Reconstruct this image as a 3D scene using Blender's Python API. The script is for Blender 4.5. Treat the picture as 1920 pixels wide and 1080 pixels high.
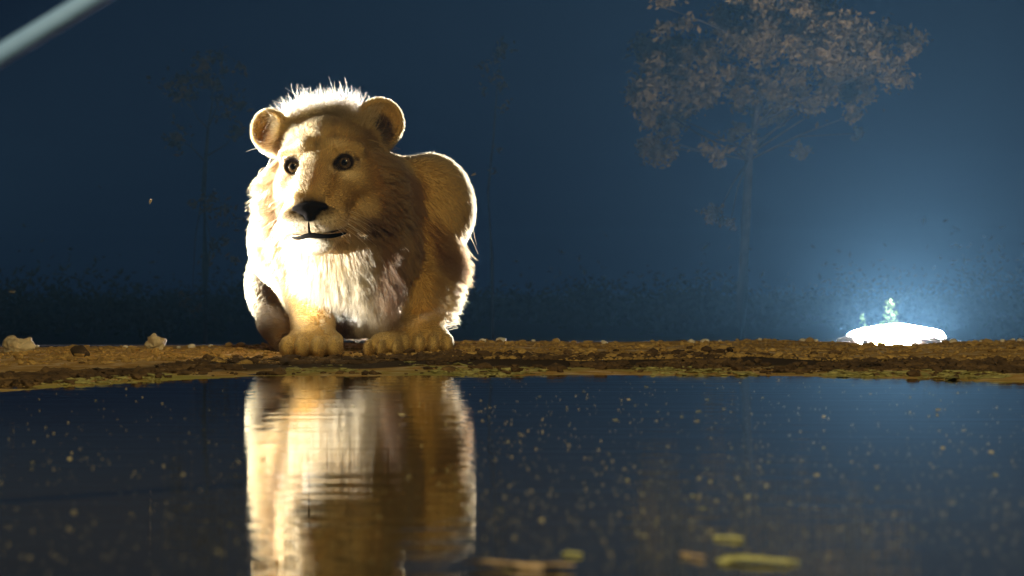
import bpy, bmesh, math, random
import numpy as np
from mathutils import Vector, Matrix, noise
from mathutils.kdtree import KDTree

random.seed(7)
rng = np.random.default_rng(7)
R = math.radians
for o in list(bpy.data.objects):
    bpy.data.objects.remove(o)
scene = bpy.context.scene
COL = scene.collection

# ------------------------------------------------------------------ camera
CAM_H, F = 0.19, 4900.0            # camera a hand above the water (sunken hide); focal length in px of a 1920 wide frame
cam_d = bpy.data.cameras.new('camera')
cam = bpy.data.objects.new('camera', cam_d)
COL.objects.link(cam)
cam.location = (0, 0, CAM_H)
cam.rotation_euler = (R(90), 0, 0)
cam_d.sensor_width = 36.0
cam_d.lens = 36.0 * F / 1920.0
cam_d.clip_start = 0.05
cam_d.clip_end = 2000
cam_d.dof.use_dof = True
cam_d.dof.focus_distance = 6.95
cam_d.dof.aperture_fstop = 10.5
scene.camera = cam


def W(px, py, D):
    """a point seen at pixel (px, py) of the 1920x1080 photograph, D metres away"""
    return np.array([(px - 960.0) / F * D, D, CAM_H - (py - 540.0) / F * D])


# ------------------------------------------------------------------ world, exposure
world = bpy.data.worlds.new('World')
scene.world = world
world.use_nodes = True
wn = world.node_tree
wn.nodes.clear()
bg = wn.nodes.new('ShaderNodeBackground')                 # a plain deep blue night sky, the same all round
bg.inputs['Color'].default_value = (0.085, 0.28, 1.0, 1)
bg.inputs['Strength'].default_value = 0.013
wo = wn.nodes.new('ShaderNodeOutputWorld')
wn.links.new(bg.outputs[0], wo.inputs[0])
vs = scene.view_settings
vs.view_transform = 'Standard'
vs.look = 'None'
vs.exposure = 0.0
vs.gamma = 1.0
vs.use_curve_mapping = False
cy = scene.cycles
cy.use_denoising = True
cy.max_bounces = 8
cy.diffuse_bounces = 3
cy.glossy_bounces = 6
cy.transmission_bounces = 6
cy.volume_bounces = 0
cy.transparent_max_bounces = 8
cy.sample_clamp_indirect = 4.0
cy.caustics_reflective = False
cy.caustics_refractive = False
scene.cycles_curves.shape = 'RIBBONS'
scene.cycles_curves.subdivisions = 2


# ------------------------------------------------------------------ lamps of the hide that stand outside the frame
def spot(name, loc, target, watts, color, size, blend, radius):
    d = bpy.data.lights.new(name, 'SPOT')
    d.energy = watts
    d.color = color
    d.spot_size = R(size)
    d.spot_blend = blend
    d.shadow_soft_size = radius
    o = bpy.data.objects.new(name, d)
    COL.objects.link(o)
    o.location = loc
    o.rotation_euler = (Vector(target) - Vector(loc)).to_track_quat('-Z', 'Y').to_euler()
    return o


# floodlights on the bank left of the lion, and the warm lamp of the hide
spot('side_floodlight', (-3.7, 7.58, 0.28), (-0.42, 7.08, 0.76), 4600, (1.0, 0.93, 0.80), 21, 0.10, 0.05)
spot('rear_floodlight', (-3.3, 10.8, 0.30), (-0.45, 7.3, 0.80), 5000, (0.93, 0.96, 1.0), 18, 0.2, 0.06)
spot('bank_floodlight', (-2.0, 5.1, 0.12), (-0.415, 6.98, 0.245), 7000, (1.0, 0.93, 0.80), 7.4, 0.6, 0.04)
spot('hide_lamp', (0.6, -0.8, 3.3), (-0.1, 8.0, 0.0), 1450, (1.0, 0.78, 0.35), 80, 0.6, 0.10)


# ------------------------------------------------------------------ helpers
def tag(o, label=None, cat=None, group=None, kind=None):
    if label: o['label'] = label
    if cat: o['category'] = cat
    if group: o['group'] = group
    if kind: o['kind'] = kind
    return o


def empty(name, loc):
    o = bpy.data.objects.new(name, None)
    o.empty_display_size = 0.05
    COL.objects.link(o)
    o.location = loc
    return o


def mesh_obj(name, verts, faces, mat, parent=None, loc=None, smooth=True):
    me = bpy.data.meshes.new(name)
    me.from_pydata([tuple(map(float, v)) for v in verts], [], faces)
    me.validate()
    if smooth:
        me.polygons.foreach_set('use_smooth', [True] * len(me.polygons))
    if mat: me.materials.append(mat)
    o = bpy.data.objects.new(name, me)
    COL.objects.link(o)
    if parent: o.parent = parent
    if loc is not None: o.location = loc
    return o


def fast_mesh(name, V, Fc, mat, parent=None, smooth=True):
    """V (n,3), Fc (m,k) arrays -> object"""
    V = np.asarray(V, np.float32); Fc = np.asarray(Fc, np.int32)
    me = bpy.data.meshes.new(name)
    m, k = Fc.shape
    me.vertices.add(len(V)); me.vertices.foreach_set('co', V.ravel())
    me.loops.add(m * k); me.loops.foreach_set('vertex_index', Fc.ravel())
    me.polygons.add(m)
    me.polygons.foreach_set('loop_start', np.arange(0, m * k, k, dtype=np.int32))
    me.polygons.foreach_set('loop_total', np.full(m, k, np.int32))
    me.polygons.foreach_set('use_smooth', np.full(m, smooth, bool))
    me.update(calc_edges=True)
    if mat: me.materials.append(mat)
    o = bpy.data.objects.new(name, me)
    COL.objects.link(o)
    if parent: o.parent = parent
    return o


def new_mat(name):
    m = bpy.data.materials.new(name)
    m.use_nodes = True
    nt = m.node_tree
    return m, nt, nt.nodes['Principled BSDF']


def noise_color_mat(name, stops, scale=8.0, rough=0.9, bump=0.0, bump_scale=60.0, detail=8.0, spec=0.3, coords='Object'):
    m, nt, p = new_mat(name)
    tc = nt.nodes.new('ShaderNodeTexCoord')
    n = nt.nodes.new('ShaderNodeTexNoise'); n.inputs['Scale'].default_value = scale; n.inputs['Detail'].default_value = detail
    r = nt.nodes.new('ShaderNodeValToRGB')
    els = r.color_ramp.elements
    while len(els) < len(stops): els.new(0.5)
    for e, (pos, c) in zip(els, stops):
        e.position = pos; e.color = (*c, 1)
    nt.links.new(tc.outputs[coords], n.inputs['Vector'])
    nt.links.new(n.outputs['Fac'], r.inputs[0])
    nt.links.new(r.outputs[0], p.inputs['Base Color'])
    p.inputs['Roughness'].default_value = rough
    p.inputs['Specular IOR Level'].default_value = spec
    if bump:
        n2 = nt.nodes.new('ShaderNodeTexNoise'); n2.inputs['Scale'].default_value = bump_scale; n2.inputs['Detail'].default_value = 6
        b = nt.nodes.new('ShaderNodeBump'); b.inputs['Strength'].default_value = bump; b.inputs['Distance'].default_value = 0.01
        nt.links.new(tc.outputs[coords], n2.inputs['Vector'])
        nt.links.new(n2.outputs['Fac'], b.inputs['Height'])
        nt.links.new(b.outputs[0], p.inputs['Normal'])
    return m


def tube(pts, radii, seg=6):
    v, f = [], []
    for i, (p_, r_) in enumerate(zip(pts, radii)):
        t = Vector(pts[min(i + 1, len(pts) - 1)]) - Vector(pts[max(i - 1, 0)])
        q = t.to_track_quat('Z', 'X')
        for j in range(seg):
            a = 2 * math.pi * j / seg
            v.append(Vector(p_) + q @ Vector((r_ * math.cos(a), r_ * math.sin(a), 0)))
    for i in range(len(pts) - 1):
        for j in range(seg):
            f.append((i * seg + j, i * seg + (j + 1) % seg, (i + 1) * seg + (j + 1) % seg, (i + 1) * seg + j))
    return v, f


def smooth01(a, b, x):
    t = np.clip((x - a) / (b - a), 0, 1)
    return t * t * (3 - 2 * t)


def fbm2(x, y, seed=0, octaves=4):
    """cheap sum of rotated sines, good enough for terrain and colour variation"""
    r = np.random.default_rng(seed)
    out = np.zeros_like(x, dtype=float); amp = 1.0; fr = 1.0
    for o in range(octaves):
        for k in range(3):
            a = r.uniform(0, 2 * math.pi); ph = r.uniform(0, 2 * math.pi, 2)
            out += amp / 3 * np.sin(fr * (x * math.cos(a) + y * math.sin(a)) + ph[0] + 1.3 * np.sin(fr * .7 * (y * math.cos(a) - x * math.sin(a)) + ph[1]))
        amp *= 0.5; fr *= 2.1
    return out


# ------------------------------------------------------------------ ground with the pond basin
EX = np.array([-60, -9, -3.2, -2.2, -1.5, -1.15, -0.93, -0.73, -0.55, -0.2, 0.3, 0.62, 0.8, 1.02, 1.35, 1.9, 2.8, 4.0, 9, 60])
EY = np.array([-3, -3, 0.8, 2.2, 3.6, 4.35, 4.80, 5.32, 5.62, 5.66, 5.68, 5.64, 5.5, 5.24, 4.75, 3.9, 2.3, 0.5, -3, -3])


def edge_y(x):
    x = np.asarray(x, float)
    return np.interp(x, EX, EY) + 0.06 * fbm2(x * 5, x * 0.7, 61, 2) + 0.035 * fbm2(x * 19, x * 2.3, 62, 3)


def ground_z(x, y):
    e = edge_y(x)
    d = y - e                                             # metres up the bank from the waterline
    crest = np.interp(x, [-2, -0.95, -0.65, -0.35, 3], [0.0, 0.006, 0.012, 0.0205, 0.0215])
    z = np.where(d < 0, np.maximum(d * 0.35, -0.35), 0)
    up = np.interp(d, [0, 0.25, 1.05, 1.6, 3.0], [0.0, 0.004, 0.012, 0.019, 0.0195]) * (crest / 0.0205)
    z = np.where(d >= 0, up, z)
    z = z - 0.0203 * np.clip(y - 8.25, 0, 9.6)             # gentle fall behind the crest
    back = smooth01(17.8, 23.0, y)
    z = z * (1 - back) + (-0.62) * back
    glare_notch = np.exp(-((x - 0.1461 * y) / (0.0125 * y)) ** 2) * smooth01(7.6, 8.0, y) * (1 - smooth01(17.2, 18.5, y))
    z = z - 0.0028 * y * glare_notch                                    # notch added to the crest so the floodlight's glare shows below it
    far = smooth01(23, 60, y)
    z = z + far * 0.25 * np.sin(x * 0.05 + 1.0) * 0.6
    near = np.clip(1 - np.abs(y - 7) / 6, 0, 1)
    z = z + 0.0055 * near * fbm2(x * 9, y * 6, 3, 4) * np.where(d > 0, np.clip(d * 3, 0, 1), 0.3)
    front = 1 - smooth01(-3.2, -2.0, y)
    return z * (1 - front) + 0.04 * front


def axis(parts):
    return np.unique(np.concatenate([np.linspace(a, b, n) for a, b, n in parts]))


gx = axis([(-160, -20, 12), (-20, -4, 14), (-4, -1.6, 30), (-1.6, 1.9, 240), (1.9, 3.2, 70), (3.2, 5, 14), (5, 20, 12), (20, 160, 12)])
gy = axis([(-30, -3.2, 6), (-3.2, 4.2, 40), (4.2, 9.2, 300), (9.2, 19, 70), (19, 60, 24), (60, 260, 14)])
GX, GY = np.meshgrid(gx, gy)
GZ = ground_z(GX, GY)
V = np.stack([GX, GY, GZ], -1).reshape(-1, 3)
nx, ny = len(gx), len(gy)
idx = np.arange(nx * ny).reshape(ny, nx)
Fq = np.stack([idx[:-1, :-1], idx[:-1, 1:], idx[1:, 1:], idx[1:, :-1]], -1).reshape(-1, 4)

m_ground, nt, p = new_mat('bank_earth')
tc = nt.nodes.new('ShaderNodeTexCoord')
n1 = nt.nodes.new('ShaderNodeTexNoise'); n1.inputs['Scale'].default_value = 14; n1.inputs['Detail'].default_value = 10
n1.inputs['Roughness'].default_value = 0.65
rp = nt.nodes.new('ShaderNodeValToRGB')
for e, (pos, c) in zip([rp.color_ramp.elements[0], rp.color_ramp.elements[1], rp.color_ramp.elements.new(0.5)],
                       [(0.3, (0.22, 0.125, 0.04)), (0.72, (0.54, 0.36, 0.13)), (0.5, (0.40, 0.25, 0.08))]):
    e.position = pos; e.color = (*c, 1)
at = nt.nodes.new('ShaderNodeAttribute'); at.attribute_name = 'zone'
sep = nt.nodes.new('ShaderNodeSeparateColor')
mx1 = nt.nodes.new('ShaderNodeMix'); mx1.data_type = 'RGBA'
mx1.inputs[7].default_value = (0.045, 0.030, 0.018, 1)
mx2 = nt.nodes.new('ShaderNodeMix'); mx2.data_type = 'RGBA'
mx2.inputs[7].default_value = (0.30, 0.28, 0.085, 1)
L = nt.links.new
L(tc.outputs['Object'], n1.inputs['Vector']); L(n1.outputs['Fac'], rp.inputs[0])
L(at.outputs['Color'], sep.inputs[0])
L(rp.outputs[0], mx1.inputs[6]); L(sep.outputs[0], mx1.inputs[0])
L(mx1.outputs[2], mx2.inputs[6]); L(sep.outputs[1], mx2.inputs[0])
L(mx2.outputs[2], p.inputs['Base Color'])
p.inputs['Roughness'].default_value = 0.95
p.inputs['Specular IOR Level'].default_value = 0.15
n2 = nt.nodes.new('ShaderNodeTexNoise'); n2.inputs['Scale'].default_value = 90; n2.inputs['Detail'].default_value = 6
b = nt.nodes.new('ShaderNodeBump'); b.inputs['Strength'].default_value = 0.7; b.inputs['Distance'].default_value = 0.006
L(tc.outputs['Object'], n2.inputs['Vector']); L(n2.outputs['Fac'], b.inputs['Height']); L(b.outputs[0], p.inputs['Normal'])
ground = fast_mesh('ground', V, Fq, m_ground)
tag(ground, kind='structure')
d = GY - edge_y(GX) + 0.12 * fbm2(GX * 7, GY * 4, 11, 3)
wet = smooth01(0.3, 0.5, d) * (1 - smooth01(1.0, 1.25, d))
alg = (1 - smooth01(0.3, 0.52, d)) * np.where(GY < 7, 1, 0) * np.clip(0.35 + 0.9 * fbm2(GX * 18, GY * 10, 5, 4), 0, 1)
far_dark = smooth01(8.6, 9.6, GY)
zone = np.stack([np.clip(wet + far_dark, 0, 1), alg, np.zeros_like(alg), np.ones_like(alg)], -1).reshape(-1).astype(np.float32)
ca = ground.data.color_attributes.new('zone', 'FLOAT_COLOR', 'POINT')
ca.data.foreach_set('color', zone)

# ------------------------------------------------------------------ water
m_water, nt, p = new_mat('pond_water')
p.inputs['Base Color'].default_value = (0.026, 0.022, 0.010, 1)
p.inputs['Roughness'].default_value = 0.015
p.inputs['IOR'].default_value = 1.333
p.inputs['Specular IOR Level'].default_value = 0.5
tc = nt.nodes.new('ShaderNodeTexCoord')
mp = nt.nodes.new('ShaderNodeMapping'); mp.inputs['Scale'].default_value = (0.6, 6.0, 1)
nz = nt.nodes.new('ShaderNodeTexNoise'); nz.inputs['Scale'].default_value = 3.4; nz.inputs['Detail'].default_value = 1.2
mp2 = nt.nodes.new('ShaderNodeMapping'); mp2.inputs['Scale'].default_value = (5.0, 30.0, 1)
nz2 = nt.nodes.new('ShaderNodeTexNoise'); nz2.inputs['Scale'].default_value = 3.0; nz2.inputs['Detail'].default_value = 1.0
ad = nt.nodes.new('ShaderNodeMath'); ad.operation = 'MULTIPLY_ADD'; ad.inputs[1].default_value = 0.05
b = nt.nodes.new('ShaderNodeBump'); b.inputs['Strength'].default_value = 1.0; b.inputs['Distance'].default_value = 0.0006
L = nt.links.new
L(tc.outputs['Object'], mp.inputs[0]); L(mp.outputs[0], nz.inputs['Vector'])
L(tc.outputs['Object'], mp2.inputs[0]); L(mp2.outputs[0], nz2.inputs['Vector'])
L(nz2.outputs['Fac'], ad.inputs[0]); L(nz.outputs['Fac'], ad.inputs[2])
L(ad.outputs[0], b.inputs['Height']); L(b.outputs[0], p.inputs['Normal'])
wx = np.linspace(-7, 7, 40); wy = np.linspace(-2.8, 6.0, 40)
WX, WY = np.meshgrid(wx, wy)
ii = np.arange(1600).reshape(40, 40)
water = fast_mesh('water', np.stack([WX, WY, 0 * WX], -1).reshape(-1, 3),
                  np.stack([ii[:-1, :-1], ii[:-1, 1:], ii[1:, 1:], ii[1:, :-1]], -1).reshape(-1, 4), m_water)
tag(water, kind='structure')

# ------------------------------------------------------------------ the lion: one implicit surface
BASE = np.array([-0.43, 7.15, 0.018])
lion = empty('lion', BASE)
tag(lion, 'young male lion with a pale mane crouching at the water edge', 'lion')

yaw, roll, pitch = R(10), R(4), R(0)
Rz = np.array(Matrix.Rotation(-yaw, 3, 'Z'))
Ry = np.array(Matrix.Rotation(-roll, 3, 'Y'))
RH = Ry @ Rz                                              # head-local -> world
OH = W(598, 307, 6.86)


def to_head(P):
    return (P - OH) @ RH


def from_head(p):
    return RH @ np.array(p) + OH


PR = []                                                   # primitives: (region, kind, params, k, op, headspace)


def ell(region, c, r, k=0.03, op='+', rot=None, head=False):
    PR.append(dict(region=region, kind='ell', c=np.array(c, float), r=np.array(r, float), k=k, op=op, rot=rot, head=head))


def cone(region, a, b, ra, rb, k=0.03, op='+', head=False):
    PR.append(dict(region=region, kind='cone', a=np.array(a, float), b=np.array(b, float), ra=ra, rb=rb, k=k, op=op, head=head))


px7 = 7.0 / F
# --- trunk
ell('body', W(655, 505, 7.72), (0.19, 0.42, 0.19), 0.05, rot=np.array(Matrix.Rotation(R(7), 3, 'Z')))
ell('body', W(690, 568, 7.62), (.15, .26, .092), 0.05)
cone('body', W(690, 400, 7.45), W(625, 470, 8.15), 0.165, 0.17, 0.06)
cone('neck', W(655, 360, 7.12), W(720, 410, 7.42), 0.135, 0.165, 0.06)
ell('chest', W(662, 448, 7.12), (0.160, 0.15, 0.115), 0.06)
cone('chest', W(640, 420, 7.05), W(682, 478, 7.08), 0.11, 0.098, 0.05)
cone('chest', from_head((0, .045, -.185)), W(655, 475, 7.02), 0.075, 0.095, 0.04)
# --- right side of the picture: raised shoulder and foreleg
ell('shoulder', W(806, 378, 7.42), (0.119, 0.16, 0.131), 0.03, rot=np.array(Matrix.Rotation(R(-8), 3, 'Y')))
cone('shoulder', W(800, 415, 7.38), W(797, 490, 7.26), 0.118, 0.078, 0.05)
cone('shoulder', W(785, 330, 7.36), W(790, 450, 7.25), .045, .045, 0.025)
cone('elbow', W(797, 490, 7.26), W(797, 545, 7.14), 0.080, 0.060, 0.03)
cone('leg', W(797, 545, 7.14), W(793, 600, 7.13), 0.058, 0.050, 0.02)
cone('leg', W(793, 600, 7.13), W(795, 630, 7.06), 0.050, 0.052, 0.02)
# --- left foreleg
ell('shoulder', W(530, 450, 7.22), (0.09, 0.14, 0.12), 0.05)
cone('leg', W(545, 480, 7.17), W(577, 550, 7.01), 0.085, 0.064, 0.04)
cone('leg', W(577, 550, 7.01), W(587, 610, 6.94), 0.060, 0.050, 0.02)
cone('leg', W(587, 610, 6.94), W(588, 640, 6.88), 0.050, 0.052, 0.02)
# --- haunch behind the left foreleg, and the hind foot
ell('haunch', W(566, 528, 7.62), (0.158, 0.23, 0.172), 0.03, rot=np.array(Matrix.Rotation(R(10), 3, 'Y')))
cone('haunch', W(520, 600, 7.45), W(545, 640, 7.2), 0.055, 0.04, 0.03)
ell('haunch', W(765, 540, 7.75), (0.12, 0.2, 0.14), 0.04)


def paw(c, w, l, h, yawdeg, n=4, back=0.0):
    """paw with four toes; c = centre of the sole on the ground"""
    c = np.array(c); a = R(yawdeg); M = np.array(Matrix.Rotation(a, 3, 'Z'))
    ell('paw', c + M @ np.array([0, l * 0.15, h * 0.62]), (w * 0.45, l * 0.45, h * 0.56), 0.012, rot=M)
    for i in range(n):
        u = (i - (n - 1) / 2) / ((n - 1) / 2)
        ty = -l * 0.30 * (1 - 0.36 * u * u)
        ell('paw', c + M @ np.array([u * w * 0.375, ty, h * 0.40]), (w * 0.118, l * 0.33, h * 0.43), 0.008, rot=M)


paw(W(587, 657, 6.86) * [1, 1, 0] + [0, 0, 0.010], 0.166, 0.17, 0.064, -4)
paw(W(797, 657, 7.04) * [1, 1, 0] + [0, 0, 0.013], 0.152, 0.17, 0.066, 4)
paw(W(722, 657, 6.93) * [1, 1, 0] + [0, 0, 0.008], 0.100, 0.17, 0.055, -6, n=3)
cone('haunch', W(735, 632, 7.05), W(760, 600, 7.6), 0.035, 0.07, 0.03)

# --- head (head-local metres, y backwards)
H = dict(head=True)
ell('skull', (0, .140, .000), (.126, .130, .116), 0.03, **H)
for s in (-1, 1):
    ell('skull', (s * .040, .100, .052), (.066, .072, .052), 0.045, **H)
ell('skull', (0, .062, .048), (.060, .048, .055), 0.04, **H)
cone('skull', (0, .074, .048), (0, .014, .0), .060, .040, 0.03, **H)
ell('skull', (0, .16, -.03), (.13, .12, .12), 0.04, **H)
for s in (-1, 1):
    cone('face', (s * .026, .022, .004), (s * .023, -.116, -.090), .034, .024, 0.020, **H)      # bridge of the nose
    cone('face', (s * .040, .012, .044), (s * .096, .044, .030), .024, .022, 0.018, **H)        # brow
    ell('face', (s * .092, .092, -.046), (.046, .088, .056), 0.03, **H)                           # cheekbone
    cone('face', (s * .060, .040, -.055), (s * .040, -.065, -.118), .042, .038, 0.022, **H)     # side of the muzzle
    ell('muzzle', (s * .039, -.094, -.147), (.052, .056, .039), 0.020, **H)
    cone('jaw', (s * .016, -.055, -.196), (s * .080, .085, -.135), .024, .052, 0.022, **H)
    ell('cheek', (s * .102, .145, -.085), (.058, .090, .085), 0.04, **H)
cone('face', (0, .018, .004), (0, -.116, -.086), .034, .024, 0.015, **H)
cone('muzzle', (0, .040, -.100), (0, -.075, -.128), .072, .050, 0.03, **H)
ell('chin', (.004, -.092, -.218), (.038, .038, .023), 0.010, **H)
ell('nose', (.004, -.144, -.118), (.048, .024, .0125), 0.005, **H)
ell('nose', (.004, -.147, -.126), (.028, .017, .014), 0.006, **H)
ell('nose', (.003, -.150, -.140), (.014, .014, .014), 0.005, **H)
for s in (-1, 1):
    ell('nose', (s * .027, -.172, -.125), (.012, .012, .0065), 0.003, op='-', **H)               # nostrils
    ell('nose', (s * .040, -.150, -.128), (.009, .02, .004), 0.003, op='-', **H)
cone('mouth', (.002, -.166, -.148), (.002, -.152, -.186), .0025, .003, 0.004, op='-', **H)             # philtrum
MOUTH = []
for s in (-1, 1):
    pts = [(.002, -.146, -.187), (s * .022, -.140, -.194), (s * .046, -.118, -.194), (s * .066, -.078, -.187), (s * .076, -.050, -.179)]
    for a_, b_ in zip(pts[:-1], pts[1:]):
        for dy_ in (0, .016, .032):
            cone('mouth', np.array(a_) + (0, dy_, 0), np.array(b_) + (0, dy_, 0), .0048, .0048, 0.005, op='-', **H)
        MOUTH.append((np.array(a_), np.array(b_)))
EYES = {}
for s in (-1, 1):
    ec = np.array((s * .0700, .010, -.002))
    EYES[s] = ec
    tl = np.array(Matrix.Rotation(R(s * 14), 3, 'Y'))
    ell('lid', ec + (s * .002, .004, 0), (.031, .024, .024), 0.012, **H)                           # the bulge round the eye
    ell('lid', ec + (s * -.001, -.022, -.002), (.0214, .020, .0194), 0.005, op='-', rot=tl, **H)  # the opening
    ell('lid', ec + (s * -.021, -.026, -.010), (.008, .016, .005), 0.004, op='-', **H)
    cone('lid', ec + (-s * .018, -.012, .0185), ec + (s * .022, -.006, .0205), .006, .006, 0.008, **H)  # heavy upper lid

# ears
EARS = []


def ear(c, face, r, tilt):
    """cup-shaped ear, c world centre, face = direction the opening looks"""
    f = Vector(face).normalized()
    q = f.to_track_quat('-Y', 'Z').to_matrix()
    M = np.array(q @ Matrix.Rotation(R(tilt), 3, 'Y'))
    rx, rz = r
    ell('ear', c, (rx * .96, .028, rz * .96), 0.018, rot=M)
    ci = np.array(c) + M @ np.array([0, -.019, .001])
    ell('ear', ci, (rx * .80, .034, rz * .80), 0.004, op='-', rot=M)
    EARS.append((np.array(c), M, rx, rz))


ear(W(505, 243, 6.99), (-.42, -1, .05), (.054, .056), 0)
ear(W(712, 230, 7.01), (.30, -1, .02), (.068, .068), 0)
# ear roots
cone('skull', W(520, 262, 7.0), W(560, 262, 6.99), .032, .05, 0.03)
cone('skull', W(703, 255, 7.02), W(668, 262, 7.0), .036, .05, 0.03)


def prim_d(pr, P):
    """signed distance of a primitive at world points P (n,3)"""
    if pr['head']:
        P = to_head(P)
    if pr['kind'] == 'ell':
        q = P - pr['c']
        if pr['rot'] is not None:
            q = q @ pr['rot']
        r = pr['r']
        k0 = np.sqrt(((q / r) ** 2).sum(-1)); k1 = np.sqrt(((q / r ** 2) ** 2).sum(-1)) + 1e-9
        return k0 * (k0 - 1) / k1
    a, b_ = pr['a'], pr['b']
    ba = b_ - a
    t = np.clip(((P - a) @ ba) / (ba @ ba), 0, 1)
    q = P - a - t[:, None] * ba
    return np.sqrt((q ** 2).sum(-1)) - (pr['ra'] + (pr['rb'] - pr['ra']) * t)


def prim_box(pr):
    if pr['kind'] == 'ell':
        rr = pr['r'].max() if pr['rot'] is not None or pr['head'] else pr['r']
        c = from_head(pr['c']) if pr['head'] else pr['c']
        return c - rr, c + rr
    a, b_ = pr['a'], pr['b']
    if pr['head']: a, b_ = from_head(a), from_head(b_)
    m = max(pr['ra'], pr['rb'])
    return np.minimum(a, b_) - m, np.maximum(a, b_) + m


def build_surface():
    lo = np.array([9e9] * 3); hi = -lo
    for pr in PR:
        if pr['op'] == '+':
            l, h = prim_box(pr); lo = np.minimum(lo, l); hi = np.maximum(hi, h)
    lo -= 0.03; hi += 0.03
    fine = 0.0042

    def ax(l, h, spans):
        out = [l]
        while out[-1] < h:
            x = out[-1]
            st = 0.011
            for a_, b_ in spans:
                if a_ <= x <= b_: st = fine
            out.append(x + st)
        return np.array(out)
    hx0, hx1 = W(460, 0, 7)[0], W(770, 0, 7)[0]
    xs = ax(lo[0], hi[0], [(hx0, hx1), (W(740, 0, 7)[0], W(852, 0, 7)[0])])
    ys = ax(lo[1], hi[1], [(6.66, 7.06)])
    zs = ax(lo[2], hi[2], [(CAM_H - 135 * px7, CAM_H - 80 * px7), (CAM_H - (475 - 540) * px7, CAM_H - (170 - 540) * px7)])
    shape = (len(xs), len(ys), len(zs))
    f = np.full(shape, 0.08, np.float32)
    for pr in PR:
        l, h = prim_box(pr)
        pad = pr['k'] + (0.03 if pr['op'] == '+' else 0.004)
        i0, i1 = np.searchsorted(xs, [l[0] - pad, h[0] + pad]); j0, j1 = np.searchsorted(ys, [l[1] - pad, h[1] + pad])
        k0, k1 = np.searchsorted(zs, [l[2] - pad, h[2] + pad])
        if i1 <= i0 or j1 <= j0 or k1 <= k0: continue
        X, Y, Z = np.meshgrid(xs[i0:i1], ys[j0:j1], zs[k0:k1], indexing='ij')
        P = np.stack([X, Y, Z], -1).reshape(-1, 3)
        dd = prim_d(pr, P).reshape(X.shape)
        cur = f[i0:i1, j0:j1, k0:k1]
        k = pr['k']
        if pr['op'] == '+':
            hh = np.maximum(k - np.abs(cur - dd), 0) / k
            f[i0:i1, j0:j1, k0:k1] = np.minimum(cur, dd) - hh * hh * k * 0.25
        else:
            nd = -dd
            hh = np.maximum(k - np.abs(cur - nd), 0) / k
            f[i0:i1, j0:j1, k0:k1] = np.maximum(cur, nd) + hh * hh * k * 0.25
    # naive surface nets
    s = f < 0
    c = [s[a:shape[0] - 1 + a, b_:shape[1] - 1 + b_, c_:shape[2] - 1 + c_] for a in (0, 1) for b_ in (0, 1) for c_ in (0, 1)]
    cnt = sum(x.astype(np.int8) for x in c)
    act = (cnt > 0) & (cnt < 8)
    ci = np.argwhere(act)
    vid = np.full(act.shape, -1, np.int64)
    vid[act] = np.arange(len(ci))
    acc = np.zeros((len(ci), 3)); num = np.zeros(len(ci))
    corners = [(a, b_, c_) for a in (0, 1) for b_ in (0, 1) for c_ in (0, 1)]
    vals = {}; poss = {}
    for co in corners:
        q = ci + co
        vals[co] = f[q[:, 0], q[:, 1], q[:, 2]].astype(float)
        poss[co] = np.stack([xs[q[:, 0]], ys[q[:, 1]], zs[q[:, 2]]], -1)
    for a in corners:
        for axn in range(3):
            if a[axn] == 0:
                b_ = list(a); b_[axn] = 1; b_ = tuple(b_)
                va, vb = vals[a], vals[b_]
                cr = (va < 0) != (vb < 0)
                t = np.where(cr, va / np.where(cr, va - vb, 1), 0)
                acc[cr] += (poss[a] + t[:, None] * (poss[b_] - poss[a]))[cr]
                num[cr] += 1
    Vv = acc / num[:, None]
    faces = []
    for axn in range(3):
        o1, o2 = [(1, 2), (2, 0), (0, 1)][axn]
        sl0 = [slice(None)] * 3; sl1 = [slice(None)] * 3
        sl0[axn] = slice(0, -1); sl1[axn] = slice(1, None)
        a_, b_ = s[tuple(sl0)], s[tuple(sl1)]
        e = np.argwhere(a_ != b_)
        ok = (e[:, o1] > 0) & (e[:, o2] > 0) & (e[:, o1] < shape[o1] - 1) & (e[:, o2] < shape[o2] - 1)
        e = e[ok]
        q = []
        for du, dv in ((0, 0), (-1, 0), (-1, -1), (0, -1)):
            c2 = e.copy(); c2[:, o1] += du; c2[:, o2] += dv
            q.append(vid[c2[:, 0], c2[:, 1], c2[:, 2]])
        q = np.stack(q, -1)
        flip = a_[e[:, 0], e[:, 1], e[:, 2]]
        q[~flip] = q[~flip][:, ::-1]
        faces.append(q)
    Fc = np.concatenate(faces)
    Fc = Fc[(Fc >= 0).all(1)]
    # drop loose islands (inside pockets): keep the largest connected component
    lab = np.arange(len(Vv))
    for _ in range(400):
        mn = lab[Fc].min(1)
        new = lab.copy()
        for cc in range(4): np.minimum.at(new, Fc[:, cc], mn)
        new = new[new]
        if (new == lab).all(): break
        lab = new
    u, cts = np.unique(lab, return_counts=True)
    main = u[cts.argmax()]
    keep = lab == main
    remap = np.cumsum(keep) - 1
    Fc = remap[Fc[keep[Fc[:, 0]]]]
    Vv = Vv[keep]
    # one light smoothing pass
    for _ in range(1):
        sm = np.zeros_like(Vv); n_ = np.zeros(len(Vv))
        for cc in range(4):
            for d_ in (1, 3):
                np.add.at(sm, Fc[:, cc], Vv[Fc[:, (cc + d_) % 4]]); np.add.at(n_, Fc[:, cc], 1)
        Vv = Vv * 0.55 + sm / n_[:, None] * 0.45
    return Vv, Fc


BV, BF = build_surface()


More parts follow.
